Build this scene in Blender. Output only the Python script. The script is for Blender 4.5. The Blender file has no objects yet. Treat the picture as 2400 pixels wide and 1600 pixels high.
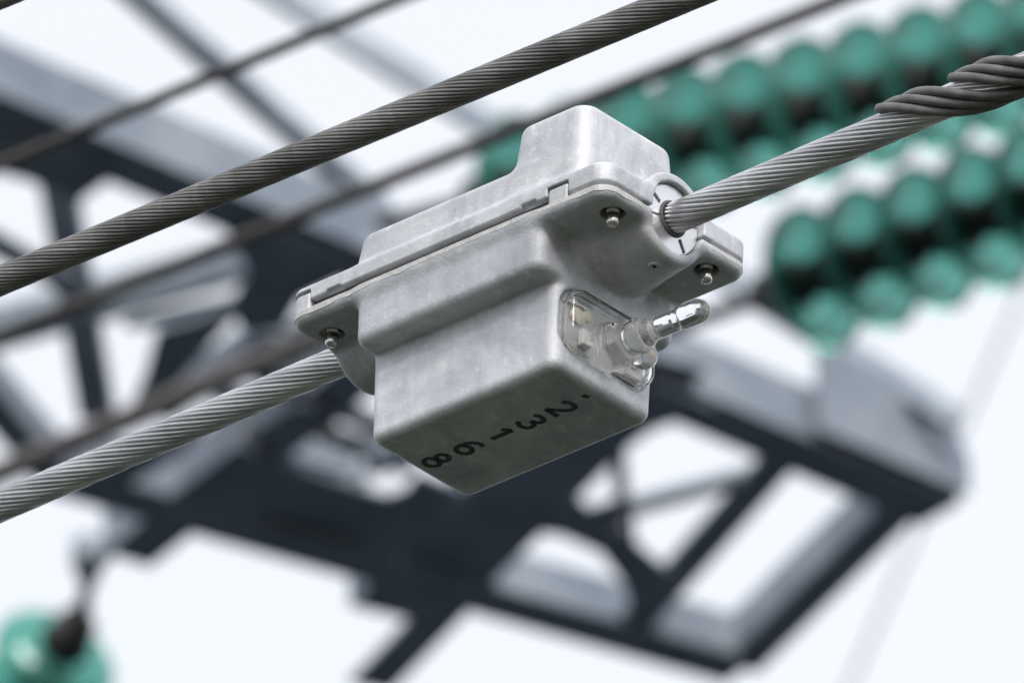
import bpy, bmesh, math, random
import numpy as np
from mathutils import Vector, Matrix

random.seed(4)
scene = bpy.context.scene
COL = scene.collection

# ------------------------------------------------------------------ camera
ELEV = math.radians(30.0)
CAM = Vector((0.0, 0.0, 1.6))
FWD = Vector((0, math.cos(ELEV), math.sin(ELEV)))
UP = Vector((0, -math.sin(ELEV), math.cos(ELEV)))
RIGHT = Vector((1, 0, 0))
DIST = 12.0
FPX = 3433.0 * DIST                      # focal length in pixels of a 2400 px wide frame
cam_data = bpy.data.cameras.new('camera')
cam_data.sensor_width = 36.0
cam_data.lens = FPX / 2400.0 * 36.0
cam_data.clip_start = 0.1
cam_data.clip_end = 6000.0
cam_data.dof.use_dof = True
cam_data.dof.focus_distance = DIST - 0.02
cam_data.dof.aperture_fstop = cam_data.lens / 27.0
cam = bpy.data.objects.new('camera', cam_data)
cam.location = CAM
cam.rotation_euler = (math.radians(90) + ELEV, 0, 0)
COL.objects.link(cam)
scene.camera = cam

# ------------------------------------------------------------------ sky and sun
SUN_EL, SUN_AZ = math.radians(38), math.radians(174)   # azimuth measured clockwise from +Y (camera heading)
world = bpy.data.worlds.new('World')
scene.world = world
world.use_nodes = True
wn, wl = world.node_tree.nodes, world.node_tree.links
wn.clear()
w_out = wn.new('ShaderNodeOutputWorld')
w_bg = wn.new('ShaderNodeBackground')
w_sky = wn.new('ShaderNodeTexSky')
w_sky.sky_type = 'NISHITA'
w_sky.sun_disc = False
w_sky.sun_elevation = SUN_EL
w_sky.sun_rotation = SUN_AZ
w_sky.air_density = 1.0
w_sky.dust_density = 3.0
w_mix = wn.new('ShaderNodeMix')
w_mix.data_type = 'RGBA'
w_mix.inputs['Factor'].default_value = 0.82            # thick even cloud over the blue
w_mix.inputs['B'].default_value = (9.0, 9.25, 9.9, 1)
w_tc = wn.new('ShaderNodeTexCoord')
w_no = wn.new('ShaderNodeTexNoise')
w_no.inputs['Scale'].default_value = 5.0
w_no.inputs['Detail'].default_value = 6
w_ra = wn.new('ShaderNodeMix')
w_ra.data_type = 'RGBA'
w_ra.inputs['A'].default_value = (8.5, 8.8, 9.6, 1)
w_ra.inputs['B'].default_value = (9.6, 9.8, 10.2, 1)
wl.new(w_tc.outputs['Generated'], w_no.inputs['Vector'])
wl.new(w_no.outputs['Fac'], w_ra.inputs['Factor'])
wl.new(w_ra.outputs['Result'], w_mix.inputs['B'])
wl.new(w_sky.outputs['Color'], w_mix.inputs['A'])
wl.new(w_mix.outputs['Result'], w_bg.inputs['Color'])
w_bg.inputs['Strength'].default_value = 0.065
wl.new(w_bg.outputs['Background'], w_out.inputs['Surface'])

sun_data = bpy.data.lights.new('sun', 'SUN')
sun_data.energy = 1.5
sun_data.angle = math.radians(25)
sun_data.color = (1.0, 0.97, 0.93)
sun = bpy.data.objects.new('sun', sun_data)
sd = Vector((math.sin(SUN_AZ) * math.cos(SUN_EL), math.cos(SUN_AZ) * math.cos(SUN_EL), math.sin(SUN_EL)))
sun.rotation_euler = sd.to_track_quat('Z', 'Y').to_euler()
sun.location = (0, 0, 60)
COL.objects.link(sun)

scene.view_settings.view_transform = 'Standard'
scene.view_settings.look = 'None'
scene.view_settings.gamma = 1.0
scene.view_settings.use_curve_mapping = False
scene.view_settings.exposure = 0.88
scene.render.engine = 'CYCLES'
scene.cycles.use_denoising = True
scene.cycles.max_bounces = 14
scene.cycles.transmission_bounces = 12
scene.cycles.caustics_refractive = True
scene.cycles.caustics_reflective = False
scene.cycles.blur_glossy = 0.5


# ------------------------------------------------------------------ helpers: placing
S = 2400.0 / 2352.0


def ray(u, v):
    """Unit-depth view ray through a point given on the 2352 px wide preview."""
    x = (u * S - 1200.0) / FPX
    y = -(v * S - 800.0) / FPX
    return FWD + RIGHT * x + UP * y


def at_depth(u, v, depth):
    return CAM + ray(u, v) * depth


H_ARM = 20.1


def at_level(u, v, dz=0.0):
    """Point of the horizontal level H_ARM + dz (the tower arm's own planes)."""
    r = ray(u, v)
    return CAM + r * ((H_ARM + dz - CAM.z) / r.z)


# ------------------------------------------------------------------ helpers: objects
def link(o, parent=None):
    COL.objects.link(o)
    if parent is not None:
        o.parent = parent
    return o


def tag(o, label=None, cat=None, group=None, kind=None):
    if label: o['label'] = label
    if cat: o['category'] = cat
    if group: o['group'] = group
    if kind: o['kind'] = kind
    return o


def empty(name, loc=(0, 0, 0)):
    o = bpy.data.objects.new(name, None)
    o.empty_display_size = 0.05
    o.location = loc
    return link(o)


def mesh_obj(name, verts, faces, material, parent=None, smooth=True):
    me = bpy.data.meshes.new(name)
    me.from_pydata([tuple(map(float, v)) for v in verts], [], [tuple(map(int, f)) for f in faces])
    me.update()
    if smooth:
        me.polygons.foreach_set('use_smooth', [True] * len(me.polygons))
    me.materials.append(material)
    return link(bpy.data.objects.new(name, me), parent)


def copy_obj(src, parent):
    c = src.copy()
    return link(c, parent)


# ------------------------------------------------------------------ materials
def new_mat(name):
    m = bpy.data.materials.new(name)
    m.use_nodes = True
    nt = m.node_tree
    return m, nt.nodes, nt.links, nt.nodes['Principled BSDF']


def mottled(name, c0, c1, metallic=0.4, rough=(0.4, 0.6), scale=60.0, bump=0.1, bump_scale=900.0, spots=0.0, stretch=None, coord='Object', streak=0.0, vary=0.0):
    m, n, l, b = new_mat(name)
    tc = n.new('ShaderNodeTexCoord')
    src = tc.outputs[coord]
    if stretch:
        mp = n.new('ShaderNodeMapping')
        mp.inputs['Scale'].default_value = stretch
        l.new(src, mp.inputs['Vector'])
        src = mp.outputs['Vector']
    n1 = n.new('ShaderNodeTexNoise')
    n1.inputs['Scale'].default_value = scale
    n1.inputs['Detail'].default_value = 8
    n1.inputs['Roughness'].default_value = 0.68
    n1.inputs['Distortion'].default_value = 0.6
    l.new(src, n1.inputs['Vector'])
    cr = n.new('ShaderNodeValToRGB')
    cr.color_ramp.elements[0].position = 0.36
    cr.color_ramp.elements[0].color = (*c0, 1)
    cr.color_ramp.elements[1].position = 0.66
    cr.color_ramp.elements[1].color = (*c1, 1)
    l.new(n1.outputs['Fac'], cr.inputs['Fac'])
    col = cr.outputs['Color']
    if spots:
        n3 = n.new('ShaderNodeTexNoise')
        n3.inputs['Scale'].default_value = scale * 7
        n3.inputs['Detail'].default_value = 3
        l.new(src, n3.inputs['Vector'])
        r3 = n.new('ShaderNodeValToRGB')
        r3.color_ramp.elements[0].position = 0.60
        r3.color_ramp.elements[1].position = 0.74
        l.new(n3.outputs['Fac'], r3.inputs['Fac'])
        mx = n.new('ShaderNodeMix')
        mx.data_type = 'RGBA'
        mx.inputs['B'].default_value = (min(1, c1[0] * 1.25), min(1, c1[1] * 1.25), min(1, c1[2] * 1.25), 1)
        mu = n.new('ShaderNodeMath')
        mu.operation = 'MULTIPLY'
        mu.inputs[1].default_value = spots
        l.new(r3.outputs['Color'], mu.inputs[0])
        l.new(mu.outputs[0], mx.inputs['Factor'])
        l.new(col, mx.inputs['A'])
        col = mx.outputs['Result']
    if streak:
        mp2 = n.new('ShaderNodeMapping')
        mp2.inputs['Scale'].default_value = (1.0, 1.0, 0.12)
        l.new(tc.outputs[coord], mp2.inputs['Vector'])
        n4 = n.new('ShaderNodeTexNoise')
        n4.inputs['Scale'].default_value = 110
        n4.inputs['Detail'].default_value = 5
        l.new(mp2.outputs['Vector'], n4.inputs['Vector'])
        r4 = n.new('ShaderNodeMapRange')
        r4.inputs['From Min'].default_value = 0.3
        r4.inputs['From Max'].default_value = 0.7
        r4.inputs['To Min'].default_value = 1 - streak
        r4.inputs['To Max'].default_value = 1 + streak * 0.6
        l.new(n4.outputs['Fac'], r4.inputs['Value'])
        v4 = n.new('ShaderNodeVectorMath')
        v4.operation = 'SCALE'
        l.new(col, v4.inputs[0])
        l.new(r4.outputs['Result'], v4.inputs['Scale'])
        col = v4.outputs['Vector']
    if vary:
        oi = n.new('ShaderNodeObjectInfo')
        r5 = n.new('ShaderNodeMapRange')
        r5.inputs['To Min'].default_value = 1 - vary
        r5.inputs['To Max'].default_value = 1 + vary
        l.new(oi.outputs['Random'], r5.inputs['Value'])
        v5 = n.new('ShaderNodeVectorMath')
        v5.operation = 'SCALE'
        l.new(col, v5.inputs[0])
        l.new(r5.outputs['Result'], v5.inputs['Scale'])
        col = v5.outputs['Vector']
    l.new(col, b.inputs['Base Color'])
    b.inputs['Metallic'].default_value = metallic
    mr = n.new('ShaderNodeMapRange')
    mr.inputs['To Min'].default_value = rough[0]
    mr.inputs['To Max'].default_value = rough[1]
    l.new(n1.outputs['Fac'], mr.inputs['Value'])
    l.new(mr.outputs['Result'], b.inputs['Roughness'])
    if bump:
        n2 = n.new('ShaderNodeTexNoise')
        n2.inputs['Scale'].default_value = bump_scale
        n2.inputs['Detail'].default_value = 4
        l.new(src, n2.inputs['Vector'])
        bp = n.new('ShaderNodeBump')
        bp.inputs['Strength'].default_value = bump
        bp.inputs['Distance'].default_value = 0.0006
        l.new(n2.outputs['Fac'], bp.inputs['Height'])
        l.new(bp.outputs['Normal'], b.inputs['Normal'])
    return m


def plain(name, col, metallic=0.0, rough=0.5):
    m, n, l, b = new_mat(name)
    b.inputs['Base Color'].default_value = (*col, 1)
    b.inputs['Metallic'].default_value = metallic
    b.inputs['Roughness'].default_value = rough
    return m


M_CAST = mottled('cast_aluminium', (0.53, 0.542, 0.578), (0.82, 0.832, 0.865), metallic=0.48, rough=(0.52, 0.80), scale=17, bump=0.6, bump_scale=480, spots=0.45, streak=0.07)
M_RIM = mottled('machined_parting_edge', (0.56, 0.565, 0.555), (0.82, 0.82, 0.80), metallic=0.0, rough=(0.5, 0.8), scale=120, bump=0.3, bump_scale=700)
M_POLISH = plain('polished_bushing_steel', (0.85, 0.85, 0.86), 0.85, 0.34)
M_BOLT = mottled('zinc_bolt', (0.62, 0.61, 0.58), (0.8, 0.79, 0.76), metallic=0.9, rough=(0.15, 0.35), scale=300, bump=0.1)
M_HOLE = plain('hole_shade_black', (0.012, 0.012, 0.013), 0.0, 0.7)  # black colour standing for the shade inside holes
M_INK = mottled('marker_ink', (0.018, 0.019, 0.020), (0.12, 0.122, 0.118), metallic=0.0, rough=(0.5, 0.7), scale=300, bump=0)
M_CABLE = mottled('bright_aluminium_strand', (0.56, 0.56, 0.575), (0.78, 0.78, 0.79), metallic=0.9, rough=(0.24, 0.40), scale=40, bump=0.2, spots=0.3, stretch=(0.25, 1, 1), vary=0.25)
M_CABLE_OLD = mottled('weathered_aluminium_strand', (0.165, 0.158, 0.154), (0.32, 0.308, 0.30), metallic=0.45, rough=(0.4, 0.6), scale=60, bump=0.3, spots=0.8, stretch=(0.3, 1, 1), vary=0.3)
M_CABLE_CORE = plain('dark_cable_core', (0.02, 0.02, 0.02), 0.0, 0.8)
M_ROD = mottled('grey_armor_rod', (0.13, 0.126, 0.124), (0.24, 0.233, 0.23), metallic=0.25, rough=(0.4, 0.6), scale=50, bump=0.15)
M_WIRE = mottled('brown_weathered_wire', (0.045, 0.038, 0.035), (0.08, 0.07, 0.066), metallic=0.1, rough=(0.5, 0.7), scale=20, bump=0)
M_JUMPER = mottled('greyed_brown_cable', (0.10, 0.09, 0.088), (0.16, 0.148, 0.145), metallic=0.1, rough=(0.5, 0.7), scale=20, bump=0)
M_STEEL = mottled('galvanised_tower_steel', (0.20, 0.24, 0.295), (0.355, 0.395, 0.445), metallic=0.3, rough=(0.5, 0.7), scale=5, bump=0)
M_CAPIRON = mottled('brown_cap_iron', (0.030, 0.027, 0.027), (0.060, 0.052, 0.050), metallic=0.2, rough=(0.5, 0.7), scale=20, bump=0)
M_LED = plain('cream_light_chip', (0.72, 0.66, 0.52), 0.0, 0.5)
M_WHITE = plain('white_reflector', (0.85, 0.86, 0.84), 0.0, 0.35)
M_RUBBER_SHADE = plain('dark_rubber_and_groove_shade', (0.10, 0.105, 0.115), 0.0, 0.6)  # grommet rubber; also paints the shade in the lid groove
M_LENS_FILL = plain('lens_fill_white', (0.93, 0.93, 0.92), 0.0, 0.5)
M_DARKCHIP = plain('dark_component', (0.05, 0.05, 0.055), 0.0, 0.5)


def glass(name, col, rough, ior, trans=1.0):
    m, n, l, b = new_mat(name)
    b.inputs['Base Color'].default_value = (*col, 1)
    b.inputs['Roughness'].default_value = rough
    b.inputs['IOR'].default_value = ior
    b.inputs['Transmission Weight'].default_value = trans
    tc = n.new('ShaderNodeTexCoord')
    n2 = n.new('ShaderNodeTexNoise')
    n2.inputs['Scale'].default_value = 120
    l.new(tc.outputs['Object'], n2.inputs['Vector'])
    bp = n.new('ShaderNodeBump')
    bp.inputs['Strength'].default_value = 0.12
    bp.inputs['Distance'].default_value = 0.001
    l.new(n2.outputs['Fac'], bp.inputs['Height'])
    l.new(bp.outputs['Normal'], b.inputs['Normal'])
    return m


M_CLEAR = glass('clear_polycarbonate', (1.0, 1.0, 0.99), 0.02, 1.36, 1.0)
M_GREEN = glass('green_toughened_glass', (0.135, 0.52, 0.425), 0.06, 1.48, 0.78)

# ------------------------------------------------------------------ ground
m, n, l, b = new_mat('meadow_grass')
tc = n.new('ShaderNodeTexCoord')
nz = n.new('ShaderNodeTexNoise')
nz.inputs['Scale'].default_value = 0.35
nz.inputs['Detail'].default_value = 9
l.new(tc.outputs['Object'], nz.inputs['Vector'])
cr = n.new('ShaderNodeValToRGB')
cr.color_ramp.elements[0].position = 0.3
cr.color_ramp.elements[0].color = (0.020, 0.025, 0.014, 1)
cr.color_ramp.elements[1].position = 0.7
cr.color_ramp.elements[1].color = (0.050, 0.056, 0.034, 1)
l.new(nz.outputs['Fac'], cr.inputs['Fac'])
l.new(cr.outputs['Color'], b.inputs['Base Color'])
b.inputs['Roughness'].default_value = 0.9
g = mesh_obj('ground', [(-2500, -2500, 0), (2500, -2500, 0), (2500, 2500, 0), (-2500, 2500, 0)], [(0, 1, 2, 3)], m, smooth=False)
tag(g, kind='structure')
M_BOUNCE = mottled('navy_bounce', (0.018, 0.025, 0.036), (0.040, 0.050, 0.066), metallic=0.0, rough=(0.8, 0.95), scale=1.5, bump=0)
g = mesh_obj('navy_bounce_sheet', [(-60, 20, 0.004), (60, 20, 0.004), (60, 95, 0.004), (-60, 95, 0.004)], [(0, 1, 2, 3)], M_BOUNCE, smooth=False)  # added unseen sheet, bounces dark blue onto the steel undersides
tag(g, kind='structure')


# ------------------------------------------------------------------ lattice tower arm
def beam(name, A, B, w, h, t=0.012, parent=None, flip=False, material=None):
    """Steel angle. A-B is the lower edge of its upright leg; the other leg lies level behind it."""
    d = (B - A).normalized()
    mid = (A + B) / 2
    to_cam = CAM - mid
    nrm = Vector((d.y, -d.x, 0))
    if nrm.length < 0.05:
        nrm = Vector((0, -1, 0))
    nrm.normalize()
    if nrm.dot(to_cam) < 0:
        nrm = -nrm
    up = d.cross(nrm)
    if up.z < 0:
        up = -up
    up.normalize()
    sec = [(0, 0), (-w, 0), (-w, t), (-t, t), (-t, h), (0, h)]
    if flip:
        sec = [(-w - x, z) for x, z in sec][::-1]
    vs = []
    L = (B - A).length
    frame = Matrix.Translation(A) @ Matrix((d, nrm, up)).transposed().to_4x4()
    for x in (0, L):
        for a_, c_ in sec:
            vs.append((x, a_, c_))
    k = len(sec)
    fs = [(i, (i + 1) % k, k + (i + 1) % k, k + i) for i in range(k)]
    fs += [(3, 2, 1, 0), (5, 4, 3, 0), (k, k + 1, k + 2, k + 3), (k, k + 3, k + 4, k + 5)]
    bm = bmesh.new()
    bv = [bm.verts.new(v) for v in vs]
    for f in fs:
        bm.faces.new([bv[i] for i in f])
    bmesh.ops.recalc_face_normals(bm, faces=bm.faces)
    me = bpy.data.meshes.new(name)
    bm.to_mesh(me)
    bm.free()
    me.materials.append(material or M_STEEL)
    o = bpy.data.objects.new(name, me)
    o.matrix_world = frame
    COL.objects.link(o)
    if parent is not None:
        o.parent = parent
        o.matrix_parent_inverse = parent.matrix_world.inverted()
    return o


def plate(name, pts, thick, parent, material=None, direction=Vector((0, 0, 1))):
    n_ = len(pts)
    c = sum(pts, Vector()) / n_
    vs = [p - c for p in pts] + [p - c + direction * thick for p in pts]
    fs = [tuple(range(n_)), tuple(range(2 * n_ - 1, n_ - 1, -1))]
    fs += [(i, n_ + i, n_ + (i + 1) % n_, (i + 1) % n_) for i in range(n_)]
    bm = bmesh.new()
    bv = [bm.verts.new(v) for v in vs]
    for f in fs:
        bm.faces.new([bv[i] for i in f])
    bmesh.ops.recalc_face_normals(bm, faces=bm.faces)
    me = bpy.data.meshes.new(name)
    bm.to_mesh(me)
    bm.free()
    me.materials.append(material or M_STEEL)
    o = link(bpy.data.objects.new(name, me))
    o.location = c
    if parent is not None:
        o.parent = parent
        o.matrix_parent_inverse = Matrix.Identity(4)
    return o


tower = empty('lattice_tower_arm')
tag(tower, 'grey galvanised steel lattice tower crossarm blurred behind the sensor', 'tower')
P = at_level


def extend(A, B, a=0.0, b_=0.0):
    d = B - A
    return A - d * a, B + d * b_


# bottom plane chords
A, B = extend(P(0, 214), P(2206, 1154), 0.45)
beam('chord', A, B, 0.135, 0.128, parent=tower)
beam('chord', P(170, 1075), P(1735, 1514), 0.125, 0.10, parent=tower)
# transverse members of the bottom plane
beam('cross_member', P(1400, 790, 0.014), P(800, 1390, 0.014), 0.235, 0.06, parent=tower)
beam('cross_member', P(1030, 1330, 0.016), P(800, 1570, 0.016), 0.10, 0.05, parent=tower, flip=True)
beam('cross_member', P(900, 745, 0.015), P(235, 1268, 0.015), 0.12, 0.105, parent=tower)
beam('cross_member', P(1775, 1020, 0.016), P(1425, 1415, 0.016), 0.085, 0.05, parent=tower, flip=True)
beam('end_member', P(2040, 1145, 0.014), P(1655, 1525, 0.014), 0.09, 0.10, parent=tower)
beam('brace', P(1420, 1170, 0.03), P(1775, 1072, 0.03), 0.042, 0.04, parent=tower, flip=True)
beam('brace', P(1434, 1030, 0.05), P(1452, 1215, 0.05), 0.032, 0.03, parent=tower)
beam('brace', P(560, 820, 0.03), P(1010, 1024, 0.03), 0.065, 0.05, parent=tower, flip=True)
beam('brace', P(545, 1015, 0.045), P(800, 1085, 0.045), 0.03, 0.05, parent=tower)
beam('brace', P(595, 1212, -0.05), P(825, 1272, -0.05), 0.02, 0.045, parent=tower)
beam('brace', P(610, 765, 0.05), P(330, 945, 0.05), 0.07, 0.05, parent=tower)
beam('brace', P(520, 905, 0.12), P(960, 1075, 0.12), 0.045, 0.05, parent=tower, flip=True)
beam('brace', P(650, 880, 0.30), P(800, 1110, 0.02), 0.04, 0.04, parent=tower, flip=True)
beam('brace', P(960, 985, 0.10), P(830, 1080, 0.10), 0.05, 0.05, parent=tower, flip=True)
beam('brace', P(460, 870, 0.15), P(760, 700, 0.15), 0.06, 0.05, parent=tower, flip=True)
# upright and inclined members
beam('post', P(262, 960, 0.03), P(150, 300, 0.35), 0.075, 0.05, parent=tower)
A, B = extend(P(860, 462, 1.0), P(310, -20, 1.3), 0.05, 0.5)
beam('inclined_brace', A, B, 0.05, 0.04, parent=tower)
A, B = extend(P(2180, 975, 0.10), P(640, 5, 1.25), 0.0, 0.35)
beam('upper_chord', A, B, 0.045, 0.05, parent=tower)
A, B = extend(P(-40, 520, 0.05), P(180, 640, 0.05), 0.6)
beam('brace', A, B, 0.07, 0.05, parent=tower, flip=True)
A, B = extend(P(-60, 830, 0.04), P(170, 1105, 0.04), 0.5)
beam('brace', A, B, 0.08, 0.08, parent=tower)
A, B = extend(P(150, 735, 0.2), P(590, 610, 0.02), 0.6)
beam('brace', A, B, 0.05, 0.08, parent=tower)
beam('brace', P(280, 745, 0.1), P(560, 690, 0.02), 0.035, 0.03, parent=tower, flip=True)


# gusset plates bolted under the members
def gusset(px, dz):
    plate('gusset_plate', [P(u, v, dz) for u, v in px], 0.010, tower)


gusset([(-60, 300), (118, 330), (240, 385), (255, 412), (180, 465), (120, 438), (60, 415), (-60, 385)], -0.012)
gusset([(522, 543), (600, 520), (724, 560), (835, 620), (690, 690), (653, 757), (564, 769), (522, 710), (570, 626)], -0.013)
gusset([(130, 1122), (400, 985), (500, 945), (420, 1040), (240, 1150), (180, 1150)], -0.014)
gusset([(380, 1150), (545, 1022), (620, 1052), (775, 1104), (885, 1142), (930, 1130), (960, 1090), (1060, 1125), (960, 1240), (850, 1330), (600, 1260)], -0.015)
gusset([(1351, 1172), (1446, 1142), (1456, 1184), (1461, 1252), (1516, 1298), (1540, 1310), (1450, 1400), (1430, 1340), (1380, 1270), (1290, 1230), (1240, 1225), (1330, 1150)], -0.016)
gusset([(590, 985), (690, 925), (790, 960), (760, 985), (880, 1020), (800, 1030), (700, 1000), (640, 1040)], -0.0125)
gusset([(1500, 880), (1640, 935), (1560, 966), (1495, 990), (1400, 1060), (1340, 1010)], -0.017)
gusset([(360, 762), (520, 712), (535, 735), (400, 890), (302, 935), (332, 868)], -0.018)
# upright tip plate the strings are shackled to
off = Vector((.014, -.014, 0))
Z = Vector((0, 0, 1))
plate('end_plate', [P(1858, 1006) + off + Z * .012, P(2206, 1154) + off + Z * .012, P(2206, 1154) + off + Z * .097,
                    P(2186, 1146) + off + Z * .135, P(2171, 1139) + off + Z * .195, P(1858, 1006) + off + Z * .238],
      0.010, tower, direction=Vector((.6, -.6, 0)).normalized())
# main legs of the tower body, standing on the ground to the side
for q in ((-1.2, 0.0), (-3.2, 2.0)):
    base = P(0, 225) + Vector((q[0], q[1], 0))
    beam('leg', Vector((base.x - 0.9, base.y, 0.0)), Vector((base.x, base.y, H_ARM + 2.5)), 0.16, 0.16, t=0.016, parent=tower)
# hex studs added as glints, standing in for small bright blurred discs
me = None
for u, v in ((572, 1003), (745, 1010), (1420, 1214)):
    p = P(u, v, -0.04)
    vs, fs = [], []
    for z in (0.0, 0.02):
        for k in range(6):
            vs.append((0.02 * math.cos(k * math.pi / 3), 0.02 * math.sin(k * math.pi / 3), z))
    fs = [tuple(range(5, -1, -1)), tuple(range(6, 12))] + [(k, (k + 1) % 6, 6 + (k + 1) % 6, 6 + k) for k in range(6)]
    o = mesh_obj('glint_stud', vs, fs, M_BOLT, tower, smooth=False)
    o.location = p


# ------------------------------------------------------------------ tubes, wires
def tube_mesh(pts, r, sides=10, caps=True, round_end=False):
    pts = [Vector(p) for p in pts]
    n_ = len(pts)
    vs, fs = [], []
    prev = None
    for i, p in enumerate(pts):
        d = (pts[min(i + 1, n_ - 1)] - pts[max(i - 1, 0)]).normalized()
        if prev is None:
            a = d.orthogonal().normalized()
        else:
            a = (prev - d * prev.dot(d)).normalized()
        prev = a
        bb = d.cross(a)
        rr = r[i] if isinstance(r, (list, tuple)) else r
        for k in range(sides):
            th = 2 * math.pi * k / sides
            vs.append(p + (a * math.cos(th) + bb * math.sin(th)) * rr)
    for i in range(n_ - 1):
        for k in range(sides):
            k2 = (k + 1) % sides
            fs.append((i * sides + k, i * sides + k2, (i + 1) * sides + k2, (i + 1) * sides + k))
    if caps:
        fs.append(tuple(range(sides - 1, -1, -1)))
        fs.append(tuple((n_ - 1) * sides + k for k in range(sides)))
    return vs, fs


def far_wire(name, A, B, r, label, sag=0.0, ext=(0.6, 0.6), material=None):
    d = B - A
    A2, B2 = A - d * ext[0], B + d * ext[1]
    N = 24
    pts = []
    for i in range(N + 1):
        t = i / N
        p = A2.lerp(B2, t)
        p = p + Vector((0, 0, -sag * 4 * t * (1 - t)))
        pts.append(p - A2)
    vs, fs = tube_mesh(pts, r, 12)
    o = mesh_obj(name, vs, fs, material or M_WIRE)
    o.location = A2
    tag(o, label, 'wire', 'wires running to the tower')
    return o


def wire_px(name, u0, v0, u1, v1, depth0, r, label, ext=(0.6, 0.6), material=None):
    A = at_depth(u0, v0, depth0)
    L = math.hypot(u1 - u0, v1 - v0) * S / FPX * depth0
    B = at_depth(u1, v1, depth0 - 0.735 * L)
    return far_wire(name, A, B, r, label, ext=ext, material=material)


wire_px('overhead_wire', 0, 380, 890, 8, 21.5, 0.0080, 'thin brown wire crossing the sky above the upper cable')
wire_px('overhead_wire', 0, 772, 1925, 0, 25.0, 0.0112, 'thin brown wire passing behind the sensor and over the glass insulators')
wire_px('jumper_cable', 0, 1085, 880, 715, 36.0, 0.026, 'thick brown blurred cable just above the light grey cable', ext=(0.4, 0.15), material=M_JUMPER)
A = at_depth(2370, 620, 75.0)
B = at_depth(1930, 1620, 75.0)
far_wire('distant_wire', A, B, 0.010, 'faint pale wire far behind the end of the tower arm', material=M_STEEL)


# ------------------------------------------------------------------ glass insulators
def lathe(profile, seg=28, close=True):
    """profile: (axial, radius) -> surface of revolution about +X"""
    vs, fs = [], []
    k = len(profile)
    for a, r in profile:
        for s in range(seg):
            th = 2 * math.pi * s / seg
            vs.append((a, r * math.cos(th), r * math.sin(th)))
    for i in range(k - 1):
        for s in range(seg):
            s2 = (s + 1) % seg
            fs.append((i * seg + s, i * seg + s2, (i + 1) * seg + s2, (i + 1) * seg + s))
    if close:
        fs.append(tuple(range(seg - 1, -1, -1)))
        fs.append(tuple((k - 1) * seg + s for s in range(seg)))
    return vs, fs


# +X runs from the cap (tower side) to the pin (line side)
SHELL = [(0.020, 0.050), (0.026, 0.080), (0.038, 0.108), (0.056, 0.126), (0.070, 0.1285), (0.074, 0.124),
         (0.060, 0.114), (0.048, 0.102), (0.060, 0.095), (0.058, 0.089), (0.038, 0.080), (0.050, 0.068), (0.048, 0.062), (0.030, 0.052), (0.036, 0.030)]
CAP = [(-0.056, 0.020), (-0.052, 0.038), (-0.010, 0.045), (0.018, 0.052), (0.026, 0.042)]
PIN = [(0.029, 0.040), (0.050, 0.032), (0.090, 0.014), (0.100, 0.014)]
proto = {}
for nm, prof, mt in (('glass_disc', SHELL, M_GREEN), ('cap', CAP, M_CAPIRON), ('pin', PIN, M_CAPIRON)):
    vs, fs = lathe(prof)
    me = bpy.data.meshes.new(nm)
    me.from_pydata(vs, [], fs)
    me.polygons.foreach_set('use_smooth', [True] * len(me.polygons))
    me.materials.append(mt)
    bm = bmesh.new(); bm.from_mesh(me)
    bmesh.ops.recalc_face_normals(bm, faces=bm.faces)
    bm.to_mesh(me); bm.free()
    proto[nm] = me


def insulator_string(A, direction, count, label, group, spacing=0.146, scale=1.16, lead=None):
    root = empty('insulator_string', A)
    tag(root, label, 'insulator', group)
    q = direction.to_track_quat('X', 'Z')
    root.rotation_mode = 'QUATERNION'
    root.rotation_quaternion = q
    for i in range(count):
        for nm in ('glass_disc', 'cap', 'pin'):
            o = link(bpy.data.objects.new(nm, proto[nm]), root)
            o.location = (i * spacing, 0, 0)
            o.scale = (scale,) * 3
    if lead:
        vs, fs = tube_mesh([(-lead, 0, 0), (-0.04, 0, 0)], 0.016, 10)
        mesh_obj('link_rod', vs, fs, M_CAPIRON, root)
    return root


def string_px(u0, v0, u1, v1, depth0, count, label, group, lead):
    A = at_depth(u0, v0, depth0)
    L = math.hypot(u1 - u0, v1 - v0) * S / FPX * depth0
    B = at_depth(u1, v1, depth0 - 0.735 * L)
    return insulator_string(A, (B - A).normalized(), count, label, group, lead=lead)


GI = 'strings of green glass insulators on the tower arm'
string_px(1140, 445, 2330, 130, 35.0, 13, 'green glass insulator string running up behind the sensor lid', GI, 0.3)
string_px(1806, 662, 2350, 470, 34.8, 9, 'green glass insulator string whose last disc hangs beside the arm end', GI, 0.45)
# string leading away on the other side of the arm
C2W = Matrix((RIGHT, UP, -FWD)).transposed()
top = P(215, 1255)
dz = (top - CAM).dot(FWD)
first = at_depth(156, 1466, dz + 0.25)
root = insulator_string(first, (C2W @ Vector((-0.42, -0.66, -0.62))).normalized(), 5,
                        'green glass insulator string leading down from the arm below the cables', GI, lead=None, scale=1.12)
loc = (Matrix.Translation(first) @ root.rotation_quaternion.to_matrix().to_4x4()).inverted()
k1 = at_depth(203, 1345, dz + 0.06)
vs, fs = tube_mesh([loc @ k1, Vector((-0.05, 0, 0)), Vector((0.03, 0, 0))], [0.012, 0.024, 0.028], 12)
mesh_obj('link_rod', vs, fs, M_CAPIRON, root)
vs, fs = tube_mesh([loc @ top, loc @ at_depth(200, 1300, dz + 0.03), loc @ k1], [0.05, 0.035, 0.016], 10)
mesh_obj('shackle', vs, fs, M_STEEL, root)

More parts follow.
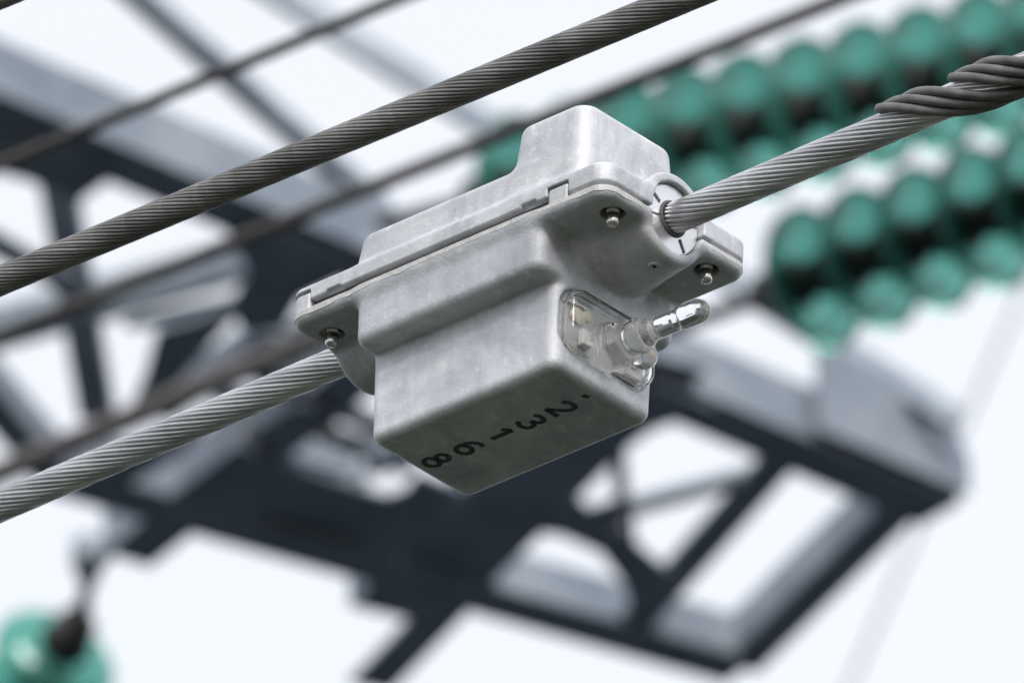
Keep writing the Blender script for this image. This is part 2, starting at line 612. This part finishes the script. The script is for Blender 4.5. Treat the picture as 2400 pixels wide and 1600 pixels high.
# ------------------------------------------------------------------ sensor frame of reference
e1 = Vector((0.742, 0.3146, 0.592)); e1.normalize()
e2 = Vector((0.669, -0.397, -0.628)); e2 = (e2 - e1 * e2.dot(e1)).normalized()
e3 = e1.cross(e2); e3.normalize()
C2W = Matrix((RIGHT, UP, -FWD)).transposed()
E1, E2, E3 = C2W @ e1, C2W @ e2, C2W @ e3
ORIGIN = at_depth(1300 / S, 833 / S, DIST)
DEV = Matrix.Translation(ORIGIN) @ Matrix((E1, E2, E3)).transposed().to_4x4()
MM = 0.001


# ------------------------------------------------------------------ signed-distance casting
def rr2(x, y, x0, x1, y0, y1, r):
    qx = np.abs(x - (x0 + x1) / 2) - (x1 - x0) / 2 + r
    qy = np.abs(y - (y0 + y1) / 2) - (y1 - y0) / 2 + r
    return np.minimum(np.maximum(qx, qy), 0) + np.hypot(np.maximum(qx, 0), np.maximum(qy, 0)) - r


def ext(d2, z, z0, z1, r):
    qa = d2 + r
    qb = np.abs(z - (z0 + z1) / 2) - (z1 - z0) / 2 + r
    return np.minimum(np.maximum(qa, qb), 0) + np.hypot(np.maximum(qa, 0), np.maximum(qb, 0)) - r


def box(x, y, z, x0, x1, y0, y1, z0, z1, r=0.0):
    return ext(rr2(x, y, x0, x1, y0, y1, r), z, z0, z1, r)


def smin(a, b, k):
    h = np.maximum(k - np.abs(a - b), 0) / k
    return np.minimum(a, b) - h * h * k * 0.25


def smax(a, b, k):
    return -smin(-a, -b, k)


CY, CZ = 50.0, 110.0
XL, XR = -233.0, 63.0


def sstep(t):
    t = np.clip(t, 0, 1)
    return t * t * (3 - 2 * t)


def f_body(x, y, z):
    fl = ext(rr2(x, y, XL, XR, -24, 126, 13), z, 95.5, 125, 7)
    xm = (XL + XR) / 2
    dr = (z - 61) * 0.02
    bl = ext(rr2(x, y, -173, 2, -21.5 - dr, 121.5 + dr, 12), z, 60.5, 125, 8)
    dl = z * 0.012
    lo = ext(rr2(x, y, -173.5 - dl, -0.4 + dl, 0.2 - dl, 102.5 + dl, 10), z, -7, 90, 8)
    # cable trough: widens from the mouth towards the box
    t = sstep((np.abs(x - xm) - 84) / 62.0)
    R = 37.0 - 3.0 * t
    rad = np.hypot((y - CY) * (0.84 + 0.16 * t), z - CZ)
    bu = smax(rad - R, np.abs(x - xm) - 145.5, 7)
    d = smin(bl, lo, 4)
    d = smin(d, fl, 8)
    d = smin(d, bu, 4.5)
    # flat top
    d = np.maximum(d, z - 105.0)
    # mouths
    bore = np.maximum(np.hypot(y - CY, z - CZ) - 26.5, 100 - np.abs(x - xm))
    d = np.maximum(d, -bore)
    # counterbores for the bolts
    for bx in (-213.5, 47.5):
        for by in (1.5, 98.0):
            cb = np.maximum(np.hypot(x - bx, y - by) - 8.8, np.abs(z - 92) - 9.5)
            d = np.maximum(d, -cb)
    # seat of the lens
    seat = ext(rr2(y, z, 5.5, 94.5, 10.5, 60, 14), x, -4, 30, 1.0)
    d = smax(d, -seat, 3.0)
    # tabs that stand up into the lid notches
    tab = box(x, y, z, 10.2, 27.2, -23.6, -14, 100, 116.3, 0.8)
    d = np.minimum(d, tab)
    tab = np.maximum(ext(rr2(x, y, XL + .5, XR, -23.5, 123, 12.5), z, 100, 117.6, 0.8), np.maximum(x + 212.5, y - 20))
    d = np.minimum(d, tab)
    return d


def f_lid(x, y, z):
    fl = ext(rr2(x, y, XL, XR, -24, 126, 13), z, 107.0, 124.0, 3.0)
    xm = (XL + XR) / 2
    main = ext(rr2(x, y, -179 + (z - 124) * .2, 8 - (z - 124) * .1, -20 + (z - 124) * .06, 120 - (z - 124) * .06, 12), z, 110, 151.5, 7)
    tp = (z - 145) * 0.11
    topb = ext(rr2(x, y, -34 + tp, 38 - tp * .4, -20 + tp * .5, 80 - tp, 14), z, 112, 184.0, 7)
    col = smax(np.hypot(y - CY, z - CZ) - 33.5, np.abs(x - 42) - 20.3, 3)
    d = smin(fl, main, 6)
    d = smin(d, topb, 6)
    d = smin(d, col, 7)
    colL = smax(np.hypot(y - CY, z - CZ) - 33.5, np.abs(x + 209) - 20.3, 3)
    d = smin(d, colL, 7)
    # edge steps of the lower border
    d = np.maximum(d, 107.0 - z)
    d = np.maximum(d, -box(x, y, z, -211.5, 9.0, -60, 200, 90, 111.3, 0.3))
    d = np.maximum(d, -box(x, y, z, 8.9, 28.6, -60, -12, 90, 118.0, 0.6))
    d = np.maximum(d, -box(x, y, z, -260, -211.4, -60, 22, 90, 119.6, 0.6))
    d = np.maximum(d, -box(x, y, z, -197, -183, -60, -19, 100, 113.6, 1.0))
    d = np.maximum(d, -box(x, y, z, -15, -1, -60, -19, 100, 113.6, 1.0))
    bore = np.maximum(np.hypot(y - CY, z - CZ) - 26.5, 100 - np.abs(x - xm))
    d = np.maximum(d, -bore)
    return d


def f_bush(x, y, z):
    r = np.hypot(y - CY, z - CZ)
    d = smax(r - 26.2, np.abs(x - 50.5) - 8.0, 1.5)
    d = np.maximum(d, 12.2 - r)
    for ang in (150, -58):
        a = math.radians(ang)
        u = (y - CY) * math.cos(a) + (z - CZ) * math.sin(a)
        v = -(y - CY) * math.sin(a) + (z - CZ) * math.cos(a)
        sl = np.maximum(np.maximum(np.abs(v) - 1.5, np.abs(u - 20) - 5.0), 51.5 - x)
        d = np.maximum(d, -sl)
    seam = np.maximum(np.abs((z - CZ) + 0.5 - 0.18 * (y - CY)) - 0.5, 55 - x)
    d = np.maximum(d, -seam)
    return d


def f_lens(x, y, z):
    pl = ext(rr2(y, z, 7, 93, 12, 58.5, 13), x, -3.6, 9.5, 4)
    wall = ext(rr2(y, z, 9.5, 90.5, 14.5, 56, 11), x, -1.5, 7.2, 3)
    hollow = np.maximum(wall, 18.0 - np.hypot(y - 50, z - 27))
    d = np.maximum(pl, -hollow)
    r = np.hypot(y - 50, z - 27)

    def cyl(R, x0, x1, e=1.5):
        return smax(r - R, np.abs(x - (x0 + x1) / 2) - (x1 - x0) / 2, e * 2)
    hx = np.maximum(np.abs(y - 50), np.maximum(np.abs((y - 50) * 0.5 + (z - 27) * 0.866), np.abs((y - 50) * 0.5 - (z - 27) * 0.866)))
    d = smin(d, smax(hx - 14.5, np.abs(x - 14) - 9, 2.5), 3)
    d = smin(d, np.sqrt((x - 31) ** 2 + r * r) - 12.5, 2)
    d = smin(d, cyl(13.2, 13, 17, 1), 1.5)
    d = smin(d, cyl(7.6, 20, 66, 1), 5)
    d = smin(d, cyl(6.6, 60, 80, 1), 1.5)
    d = smin(d, np.sqrt((np.maximum(np.abs(x - 79) - 6.5, 0)) ** 2 + r * r) - 8.6, 1.2)
    # side knuckle of the guide
    q = np.sqrt((x - 22) ** 2 + (y - 66) ** 2 + (z - 22) ** 2) - 9.5
    d = smin(d, q, 2.0)
    return d


def surface_nets(f, lo, hi, h, newton=3):
    ax = [np.arange(lo[i], hi[i] + h, h, dtype=np.float64) for i in range(3)]
    X, Y, Z = np.meshgrid(*ax, indexing='ij', sparse=True)
    V = np.asarray(f(X, Y, Z), dtype=np.float32)
    V = np.broadcast_to(V, (len(ax[0]), len(ax[1]), len(ax[2])))
    I = V < 0
    nx, ny, nz_ = V.shape
    c = [I[a:nx - 1 + a, b:ny - 1 + b, d:nz_ - 1 + d] for a in (0, 1) for b in (0, 1) for d in (0, 1)]
    cnt = sum(k.astype(np.int8) for k in c)
    act = (cnt > 0) & (cnt < 8)
    ids = np.full(act.shape, -1, dtype=np.int64)
    ci = np.argwhere(act)
    ids[act] = np.arange(len(ci))
    acc = np.zeros((len(ci), 3)); num = np.zeros(len(ci))
    corners = [(a, b, d) for a in (0, 1) for b in (0, 1) for d in (0, 1)]
    for i, p in enumerate(corners):
        for j, q in enumerate(corners):
            if j <= i or sum(abs(p[k] - q[k]) for k in range(3)) != 1:
                continue
            vp = V[ci[:, 0] + p[0], ci[:, 1] + p[1], ci[:, 2] + p[2]]
            vq = V[ci[:, 0] + q[0], ci[:, 1] + q[1], ci[:, 2] + q[2]]
            mk = (vp < 0) != (vq < 0)
            t = np.where(mk, vp / np.where(mk, vp - vq, 1), 0)
            for k in range(3):
                acc[:, k] += np.where(mk, p[k] + t * (q[k] - p[k]), 0)
            num += mk
    pts = (ci + acc / num[:, None]) * h + np.array([ax[0][0], ax[1][0], ax[2][0]])
    org = pts.copy()
    for _ in range(newton):
        e = 0.15
        p = [pts[:, k] for k in range(3)]
        d0 = f(*p)
        g = np.stack([f(p[0] + e, p[1], p[2]) - f(p[0] - e, p[1], p[2]),
                      f(p[0], p[1] + e, p[2]) - f(p[0], p[1] - e, p[2]),
                      f(p[0], p[1], p[2] + e) - f(p[0], p[1], p[2] - e)], 1) / (2 * e)
        g2 = np.maximum((g * g).sum(1), 0.2)
        pts = pts - 0.8 * (d0 / g2)[:, None] * g
        pts = org + np.clip(pts - org, -0.7 * h, 0.7 * h)
    faces = []
    for axis in range(3):
        sl = [slice(None)] * 3
        s0, s1 = list(sl), list(sl)
        s0[axis] = slice(0, -1); s1[axis] = slice(1, None)
        a, b = I[tuple(s0)], I[tuple(s1)]
        ed = np.argwhere(a != b)
        o1, o2 = (axis + 1) % 3, (axis + 2) % 3
        ok = (ed[:, o1] > 0) & (ed[:, o2] > 0) & (ed[:, o1] < V.shape[o1] - 1) & (ed[:, o2] < V.shape[o2] - 1)
        ed = ed[ok]
        inside = a[ed[:, 0], ed[:, 1], ed[:, 2]]

        def cid(d1, d2):
            k = ed.copy()
            k[:, o1] -= d1; k[:, o2] -= d2
            return ids[k[:, 0], k[:, 1], k[:, 2]]
        q = np.stack([cid(1, 1), cid(0, 1), cid(0, 0), cid(1, 0)], 1)
        q[~inside] = q[~inside][:, ::-1]
        faces.append(q)
    faces = np.concatenate(faces)
    return pts, faces


def sdf_obj(name, f, lo, hi, h, material, parent):
    pts, faces = surface_nets(f, lo, hi, h)
    me = bpy.data.meshes.new(name)
    nv, nf = len(pts), len(faces)
    me.vertices.add(nv)
    me.vertices.foreach_set('co', (pts * MM).astype(np.float32).ravel())
    me.loops.add(nf * 4)
    me.loops.foreach_set('vertex_index', faces.astype(np.int32).ravel())
    me.polygons.add(nf)
    me.polygons.foreach_set('loop_start', (np.arange(nf) * 4).astype(np.int32))
    me.polygons.foreach_set('loop_total', np.full(nf, 4, dtype=np.int32))
    me.update(calc_edges=True)
    me.validate()
    me.polygons.foreach_set('use_smooth', [True] * len(me.polygons))
    me.materials.append(material)
    print(name, nv, nf)
    return link(bpy.data.objects.new(name, me), parent)


sensor = empty('line_sensor')
sensor.matrix_world = DEV
tag(sensor, 'cast aluminium sensor box clamped on the light grey cable, numbered underneath', 'sensor')
body = sdf_obj('housing', f_body, (-240, -30, -10), (70, 133, 121), 1.25, M_CAST, sensor)
body['label'] = 'dull grey cast lower housing with rounded deep box'
lid = sdf_obj('lid', f_lid, (-240, -30, 100), (70, 133, 190), 1.25, M_CAST, sensor)
bush = sdf_obj('bushing', f_bush, (40, 22, 82), (62, 78, 138), 0.6, M_POLISH, sensor)
bush['label'] = 'polished slotted bushing round the cable'
vs, fs = lathe([(50, 13.6), (59.0, 13.6), (60.0, 13.0), (60.2, 11.4), (50, 10.6)], 36, close=False)
mesh_obj('grommet', [(v[0] * MM, (v[1] + CY) * MM, (v[2] + CZ) * MM) for v in vs], fs, M_RUBBER_SHADE, sensor)
lens = sdf_obj('signal_lens', f_lens, (-6, 4, 8), (100, 98, 62), 0.8, M_CLEAR, sensor)
lens['label'] = 'clear plastic lens with projecting rounded light guide'


def local_box(name, x0, x1, y0, y1, z0, z1, material, parent, bevel=0.0):
    bm = bmesh.new()
    bmesh.ops.create_cube(bm, size=1.0)
    for v in bm.verts:
        v.co = Vector(((x0 + x1) / 2 + v.co.x * (x1 - x0), (y0 + y1) / 2 + v.co.y * (y1 - y0), (z0 + z1) / 2 + v.co.z * (z1 - z0))) * MM
    if bevel:
        bmesh.ops.bevel(bm, geom=bm.edges[:], offset=bevel * MM, segments=2, affect='EDGES')
    me = bpy.data.meshes.new(name)
    bm.to_mesh(me); bm.free()
    me.materials.append(material)
    return link(bpy.data.objects.new(name, me), parent)


def outline(x0, x1, y0, y1, r, step=1.5):
    """Closed rounded-rectangle polyline in the sensor's plan, with outward normals."""
    pts = []

    def seg(ax, ay, bx, by, nx, ny):
        L = math.hypot(bx - ax, by - ay)
        k = max(1, int(L / step))
        for i in range(k):
            t = i / k
            pts.append((ax + (bx - ax) * t, ay + (by - ay) * t, nx, ny))

    def arc(cx, cy, a0):
        k = 12
        for i in range(k):
            a = a0 + math.pi / 2 * i / k
            pts.append((cx + r * math.cos(a), cy + r * math.sin(a), math.cos(a), math.sin(a)))
    seg(x0 + r, y0, x1 - r, y0, 0, -1); arc(x1 - r, y0 + r, -math.pi / 2)
    seg(x1, y0 + r, x1, y1 - r, 1, 0); arc(x1 - r, y1 - r, 0)
    seg(x1 - r, y1, x0 + r, y1, 0, 1); arc(x0 + r, y1 - r, math.pi / 2)
    seg(x0, y1 - r, x0, y0 + r, -1, 0); arc(x0 + r, y0 + r, math.pi)
    return pts


# machined parting edge: a thin proud band with a ragged lower border
rng = np.random.RandomState(3)
ol = outline(XL, XR, -24, 126, 13, 1.2)
nO = len(ol)
raw = rng.rand(nO)
k9 = np.ones(9) / 9
lowz = np.convolve(np.concatenate([raw[-8:], raw, raw[:8]]), k9, 'same')[8:-8]
slow = np.convolve(np.tile(rng.rand(nO), 3), np.ones(41) / 41, 'same')[nO:2 * nO]
vs, fs, keep = [], [], []
for i, (x, y, nx, ny) in enumerate(ol):
    cut = (x > 50 or x < -217) and abs(y - CY) < 35.5
    keep.append(not cut)
    zl = 100.6 + (lowz[i] - .5) * 3.2 + (slow[i] - .5) * 11
    zh = 105.05 + (lowz[(i + 40) % nO] - .5) * 0.5
    ss = np.arange(5.0, -2.0, -0.1)
    dd = f_body(x + nx * ss, y + ny * ss, np.full(len(ss), 101.5))
    o_ = float(ss[np.argmax(dd < 0)])
    for off, zz in ((o_ - 1.0, zl - 0.1), (o_ + 0.16, zl), (o_ + 0.22, zh - 0.3), (o_ - 0.3, zh), (o_ - 3.5, zh)):
        vs.append(((x + nx * off) * MM, (y + ny * off) * MM, zz * MM))
for i in range(nO):
    j = (i + 1) % nO
    if keep[i] and keep[j]:
        for k in range(4):
            fs.append((i * 5 + k, j * 5 + k, j * 5 + k + 1, i * 5 + k + 1))
mesh_obj('parting_edge', vs, fs, M_RIM, sensor, smooth=False)

# core behind the lid groove, coloured dark to deepen the groove's shade
vs, fs = [], []
ol2 = outline(XL + 5, XR - 5, -18.5, 118.5, 12, 6)
nO2 = len(ol2)
for z in (103, 114):
    for x, y, _, _ in ol2:
        vs.append((x * MM, y * MM, z * MM))
for i in range(nO2):
    j = (i + 1) % nO2
    x, y = ol2[i][0], ol2[i][1]
    if (x > 45 or x < -212) and abs(y - CY) < 33:
        continue
    fs.append((i, j, nO2 + j, nO2 + i))
mesh_obj('groove_shade_core', vs, fs, M_RUBBER_SHADE, sensor)

# bolts under the corner lobes
for bx in (-213.5, 47.5):
    for by in (1.5, 98.0):

        def place(vl, k=1.0):
            return [((bx + v[1]) * MM, (by + v[2]) * MM, (101.0 - v[0] * k) * MM) for v in vl]
        vs2, fs2 = lathe([(-0.5, 4.9), (4.2, 4.9), (4.6, 3.7), (6.4, 3.7), (6.8, 4.5), (12.6, 4.5), (14.2, 3.9), (15.2, 2.4), (15.5, 0.4)], 24)
        bolt = mesh_obj('bolt', place(vs2), fs2, M_BOLT, sensor)
        wv, wf = lathe([(-0.2, 8.7), (0.2, 8.7), (0.4, 3.0)], 28)
        mesh_obj('counterbore_shade', place(wv), wf, M_HOLE, bolt, smooth=False)  # black disc painting the shade inside the counterbore

# small plug screw in the trough under the mouth
n_dir = Vector((0.22, -0.10, -1)).normalized()


def trough_hit(x, y):
    zz = np.linspace(40, 95, 600)
    d = f_body(np.full(600, x), np.full(600, y), zz)
    return float(zz[np.argmax(d < 0)])


sx, sy = 40.0, 58.0
# find the surface point whose picture falls beside the mouth
bestp, beste = None, 1e9
for xx in np.arange(20, 58, 2.0):
    for yy in np.arange(25, 70, 2.0):
        zz = trough_hit(xx, yy)
        wp = DEV @ (Vector((xx, yy, zz)) * MM)
        rel = wp - CAM
        dep = rel.dot(FWD)
        px = 1200 + rel.dot(RIGHT) / dep * FPX
        py = 800 - rel.dot(UP) / dep * FPX
        er = math.hypot(px - 1531, py - 623)
        if er < beste:
            beste, bestp = er, (xx, yy, zz)
xx, yy, zz = bestp
e = 0.5
gx = f_body(np.array([xx + e]), np.array([yy]), np.array([zz]))[0] - f_body(np.array([xx - e]), np.array([yy]), np.array([zz]))[0]
gy = f_body(np.array([xx]), np.array([yy + e]), np.array([zz]))[0] - f_body(np.array([xx]), np.array([yy - e]), np.array([zz]))[0]
gz = f_body(np.array([xx]), np.array([yy]), np.array([zz + e]))[0] - f_body(np.array([xx]), np.array([yy]), np.array([zz - e]))[0]
nn = Vector((gx, gy, gz)).normalized()
vs, fs = lathe([(-1.0, 4.6), (0.7, 4.6), (1.0, 4.0), (0.5, 3.0), (0.4, 1.6), (-0.2, 1.4), (-0.2, 0.1)], 24)
rot = nn.to_track_quat('X', 'Z').to_matrix()
screw = mesh_obj('plug_screw', [((rot @ Vector(v)) + Vector(bestp)) * MM for v in vs], fs, M_CAST, sensor)
vs, fs = lathe([(-0.5, 1.5), (0.55, 1.5)], 6)
mesh_obj('socket', [((rot @ Vector(v)) + Vector(bestp)) * MM for v in vs], fs, M_HOLE, screw, smooth=False)

# parts seen through the lens, plus an added brightening plate
for y0, z0, r, mt in ((22, 41, 6.5, M_LED), (80, 32, 6.0, M_LED), (31, 45, 4.5, M_LED)):
    vs, fs = lathe([(-2.6, r), (-0.4, r), (0.6, r * .8)], 24)
    mesh_obj('light_chip', [(v[0] * MM, (v[1] + y0) * MM, (v[2] + z0) * MM) for v in vs], fs, mt, lens)
local_box('lens_fill_plate', -3.4, -2.9, 11, 89, 16, 54.5, M_LENS_FILL, lens, 0.1)  # added white plate that brightens the lens from behind
local_box('reflector', -2.8, 1.5, 60, 84, 17.5, 21.5, M_WHITE, lens, 0.5)
local_box('reflector', -2.8, 0.6, 12, 30, 48.5, 50.5, M_WHITE, lens, 0.4)
local_box('reflector', -2.8, 2.5, 24, 33, 20, 32, M_WHITE, lens, 0.5)


# hand painted number on the underside
def catmull(pts, n_=6):
    P_ = [pts[0]] + list(pts) + [pts[-1]]
    out = []
    for i in range(1, len(P_) - 2):
        p0, p1, p2, p3 = P_[i - 1], P_[i], P_[i + 1], P_[i + 2]
        for s in range(n_):
            t = s / n_
            out.append(tuple(0.5 * ((2 * p1[k]) + (-p0[k] + p2[k]) * t + (2 * p0[k] - 5 * p1[k] + 4 * p2[k] - p3[k]) * t * t
                                    + (-p0[k] + 3 * p1[k] - 3 * p2[k] + p3[k]) * t ** 3) for k in (0, 1)))
    out.append(pts[-1])
    return out


def ribbon(name, strokes, cx, cy, width, parent):
    vs, fs = [], []
    for st in strokes:
        n_ = len(st)
        base = len(vs)
        for i, (u, v) in enumerate(st):
            a = st[max(i - 1, 0)]; b_ = st[min(i + 1, n_ - 1)]
            dx, dy = b_[0] - a[0], b_[1] - a[1]
            L = math.hypot(dx, dy) or 1
            nx, ny = -dy / L, dx / L
            wv = width / 2 * (1 + 0.12 * math.sin(i * 1.7))
            for sg in (-1, 1):
                uu, vv = (u + nx * wv * sg) * 1.08, (v + ny * wv * sg) * 1.14
                vs.append(((cx + vv) * MM, (cy + uu) * MM, -7.12 * MM))
                vs.append(((cx + vv) * MM, (cy + uu) * MM, -6.8 * MM))
        for i in range(n_ - 1):
            q = base + i * 4
            fs.append((q, q + 2, q + 6, q + 4))
            fs.append((q, q + 4, q + 5, q + 1))
            fs.append((q + 2, q + 3, q + 7, q + 6))
        fs.append((base, base + 1, base + 3, base + 2))
        q = base + (n_ - 1) * 4
        fs.append((q, q + 2, q + 3, q + 1))
    return mesh_obj(name, vs, fs, M_INK, parent, smooth=False)


DIG = {
    '2': [catmull([(-5, 4.5), (-4, 7.5), (0, 8.6), (4, 7.5), (5.2, 4.5), (4.0, 1.0), (0, -3.5), (-5.5, -8)]), [(-5.8, -8), (6, -8)]],
    '3': [catmull([(-5, 6.5), (-1, 8.5), (3.6, 7.4), (4.6, 4.0), (2.5, 1.2), (-0.6, 0.6)]), catmull([(-0.6, 0.6), (3.6, -0.4), (5.4, -4), (3.6, -7.6), (-1, -8.5), (-5.5, -6)])],
    '1': [[(-4.5, 3.6), (0.5, 8)], [(0.5, 8.4), (0.5, -8.5)]],
    '6': [catmull([(4.6, 7.6), (0.5, 8.3), (-3.6, 5), (-5.4, 0), (-5.2, -5), (-2.5, -8.2), (1.5, -8.4), (4.8, -6), (5, -2.4), (2.4, 0.4), (-1.5, 0.5), (-5, -2.2)])],
    '8': [catmull([(0, .6), (-3.8, 2.6), (-4, 6), (-1.5, 8.4), (1.5, 8.4), (4, 6), (3.8, 2.6), (0, .6), (-4.6, -1.6), (-5.2, -5), (-2.5, -8.2), (2.5, -8.2), (5.2, -5), (4.6, -1.6), (0, .6)])],
    '.': [[(-2.2, -0.6), (2.2, 0.6)]],
}
for ch, x, y in (('.', -12, 45.5), ('2', -36, 47.5), ('3', -64.5, 47.8), ('1', -92, 48.2), ('6', -122, 47.8), ('8', -151, 46.8)):
    ribbon('numeral', DIG[ch], x, y, 3.6, body)

# ------------------------------------------------------------------ stranded cables


def stranded(name, matrix, x0, x1, n_strand, R, rs, tanA, material, label, step=7.0, sides=8):
    root = empty(name)
    root.matrix_world = matrix
    tag(root, label, 'cable', 'stranded aluminium cables in focus')
    N = int((x1 - x0) / step)
    pts = []
    for i in range(N + 1):
        x = x0 + (x1 - x0) * i / N
        th = x * tanA / R
        pts.append((x * MM, R * math.cos(th) * MM, R * math.sin(th) * MM))
    vs, fs = tube_mesh(pts, rs * MM, sides)
    first = mesh_obj('strand', vs, fs, material, root)
    for k in range(1, n_strand):
        o = copy_obj(first, root)
        o.rotation_euler = (2 * math.pi * k / n_strand, 0, 0)
    vs, fs = tube_mesh([(x0 * MM, 0, 0), (x1 * MM, 0, 0)], (R - rs * 0.25) * MM, 24)
    mesh_obj('core', vs, fs, M_CABLE_CORE, root)
    return root


AXIS = DEV @ Matrix.Translation(Vector((0, CY, CZ)) * MM)
cable = stranded('stranded_cable', AXIS, -1900, 1500, 20, 9.7, 1.58, 0.255, M_CABLE, 'light grey stranded cable passing through the sensor box')


def cable_at(u0, v0, u1, v1, depth0):
    A = at_depth(u0, v0, depth0)
    L = math.hypot(u1 - u0, v1 - v0) * S / FPX * depth0
    B = at_depth(u1, v1, depth0 - 0.735 * L)
    d = (B - A).normalized()
    y = E2 - d * E2.dot(d); y.normalize()
    z = d.cross(y)
    return Matrix.Translation(A) @ Matrix((d, y, z)).transposed().to_4x4()


stranded('stranded_cable', cable_at(0, 645, 1560, 0, 12.27), -1200, 2200, 23, 9.2, 1.30, 0.285, M_CABLE_OLD,
         'dark weathered stranded cable crossing above the sensor box', step=6)
stranded('stranded_cable', cable_at(-30, 0, 60, -37, 12.3), -1200, 2200, 23, 9.2, 1.30, 0.285, M_CABLE_OLD,
         'dark stranded cable barely clipping the top left corner of the picture', step=6)

# armor rods wound on the cable near the picture edge
rods = empty('armor_rod_wrap')
rods.matrix_world = AXIS
tag(rods, 'thick grey rods twisted round the light grey cable above the insulators', 'rods')
RH = 11.1 + 3.2
PITCH = 200.0
for x0, a0 in ((256, 142), (256, 111), (256, 80), (322, 146), (322, 115), (322, 84)):
    pts, rad = [], []
    N = 260
    for i in range(N + 1):
        x = x0 + (1500 - x0) * i / N * 0.8
        th = math.radians(a0) + (x - x0) / PITCH * 2 * math.pi
        pts.append((x * MM, RH * math.cos(th) * MM, RH * math.sin(th) * MM))
        dx = x - x0
        rad.append(3.4 * MM)
    # rounded start
    p0 = Vector(pts[0]); d0 = (Vector(pts[1]) - p0).normalized()
    cap_p, cap_r = [], []
    for s in (0.0, 0.25, 0.5, 0.75):
        cap_p.append(p0 - d0 * 3.4 * MM * (1 - s)); cap_r.append(3.4 * MM * math.sqrt(max(0.02, 1 - (1 - s) ** 2)))
    vs, fs = tube_mesh(cap_p + pts, cap_r + rad, 14)
    mesh_obj('rod', vs, fs, M_ROD, rods)
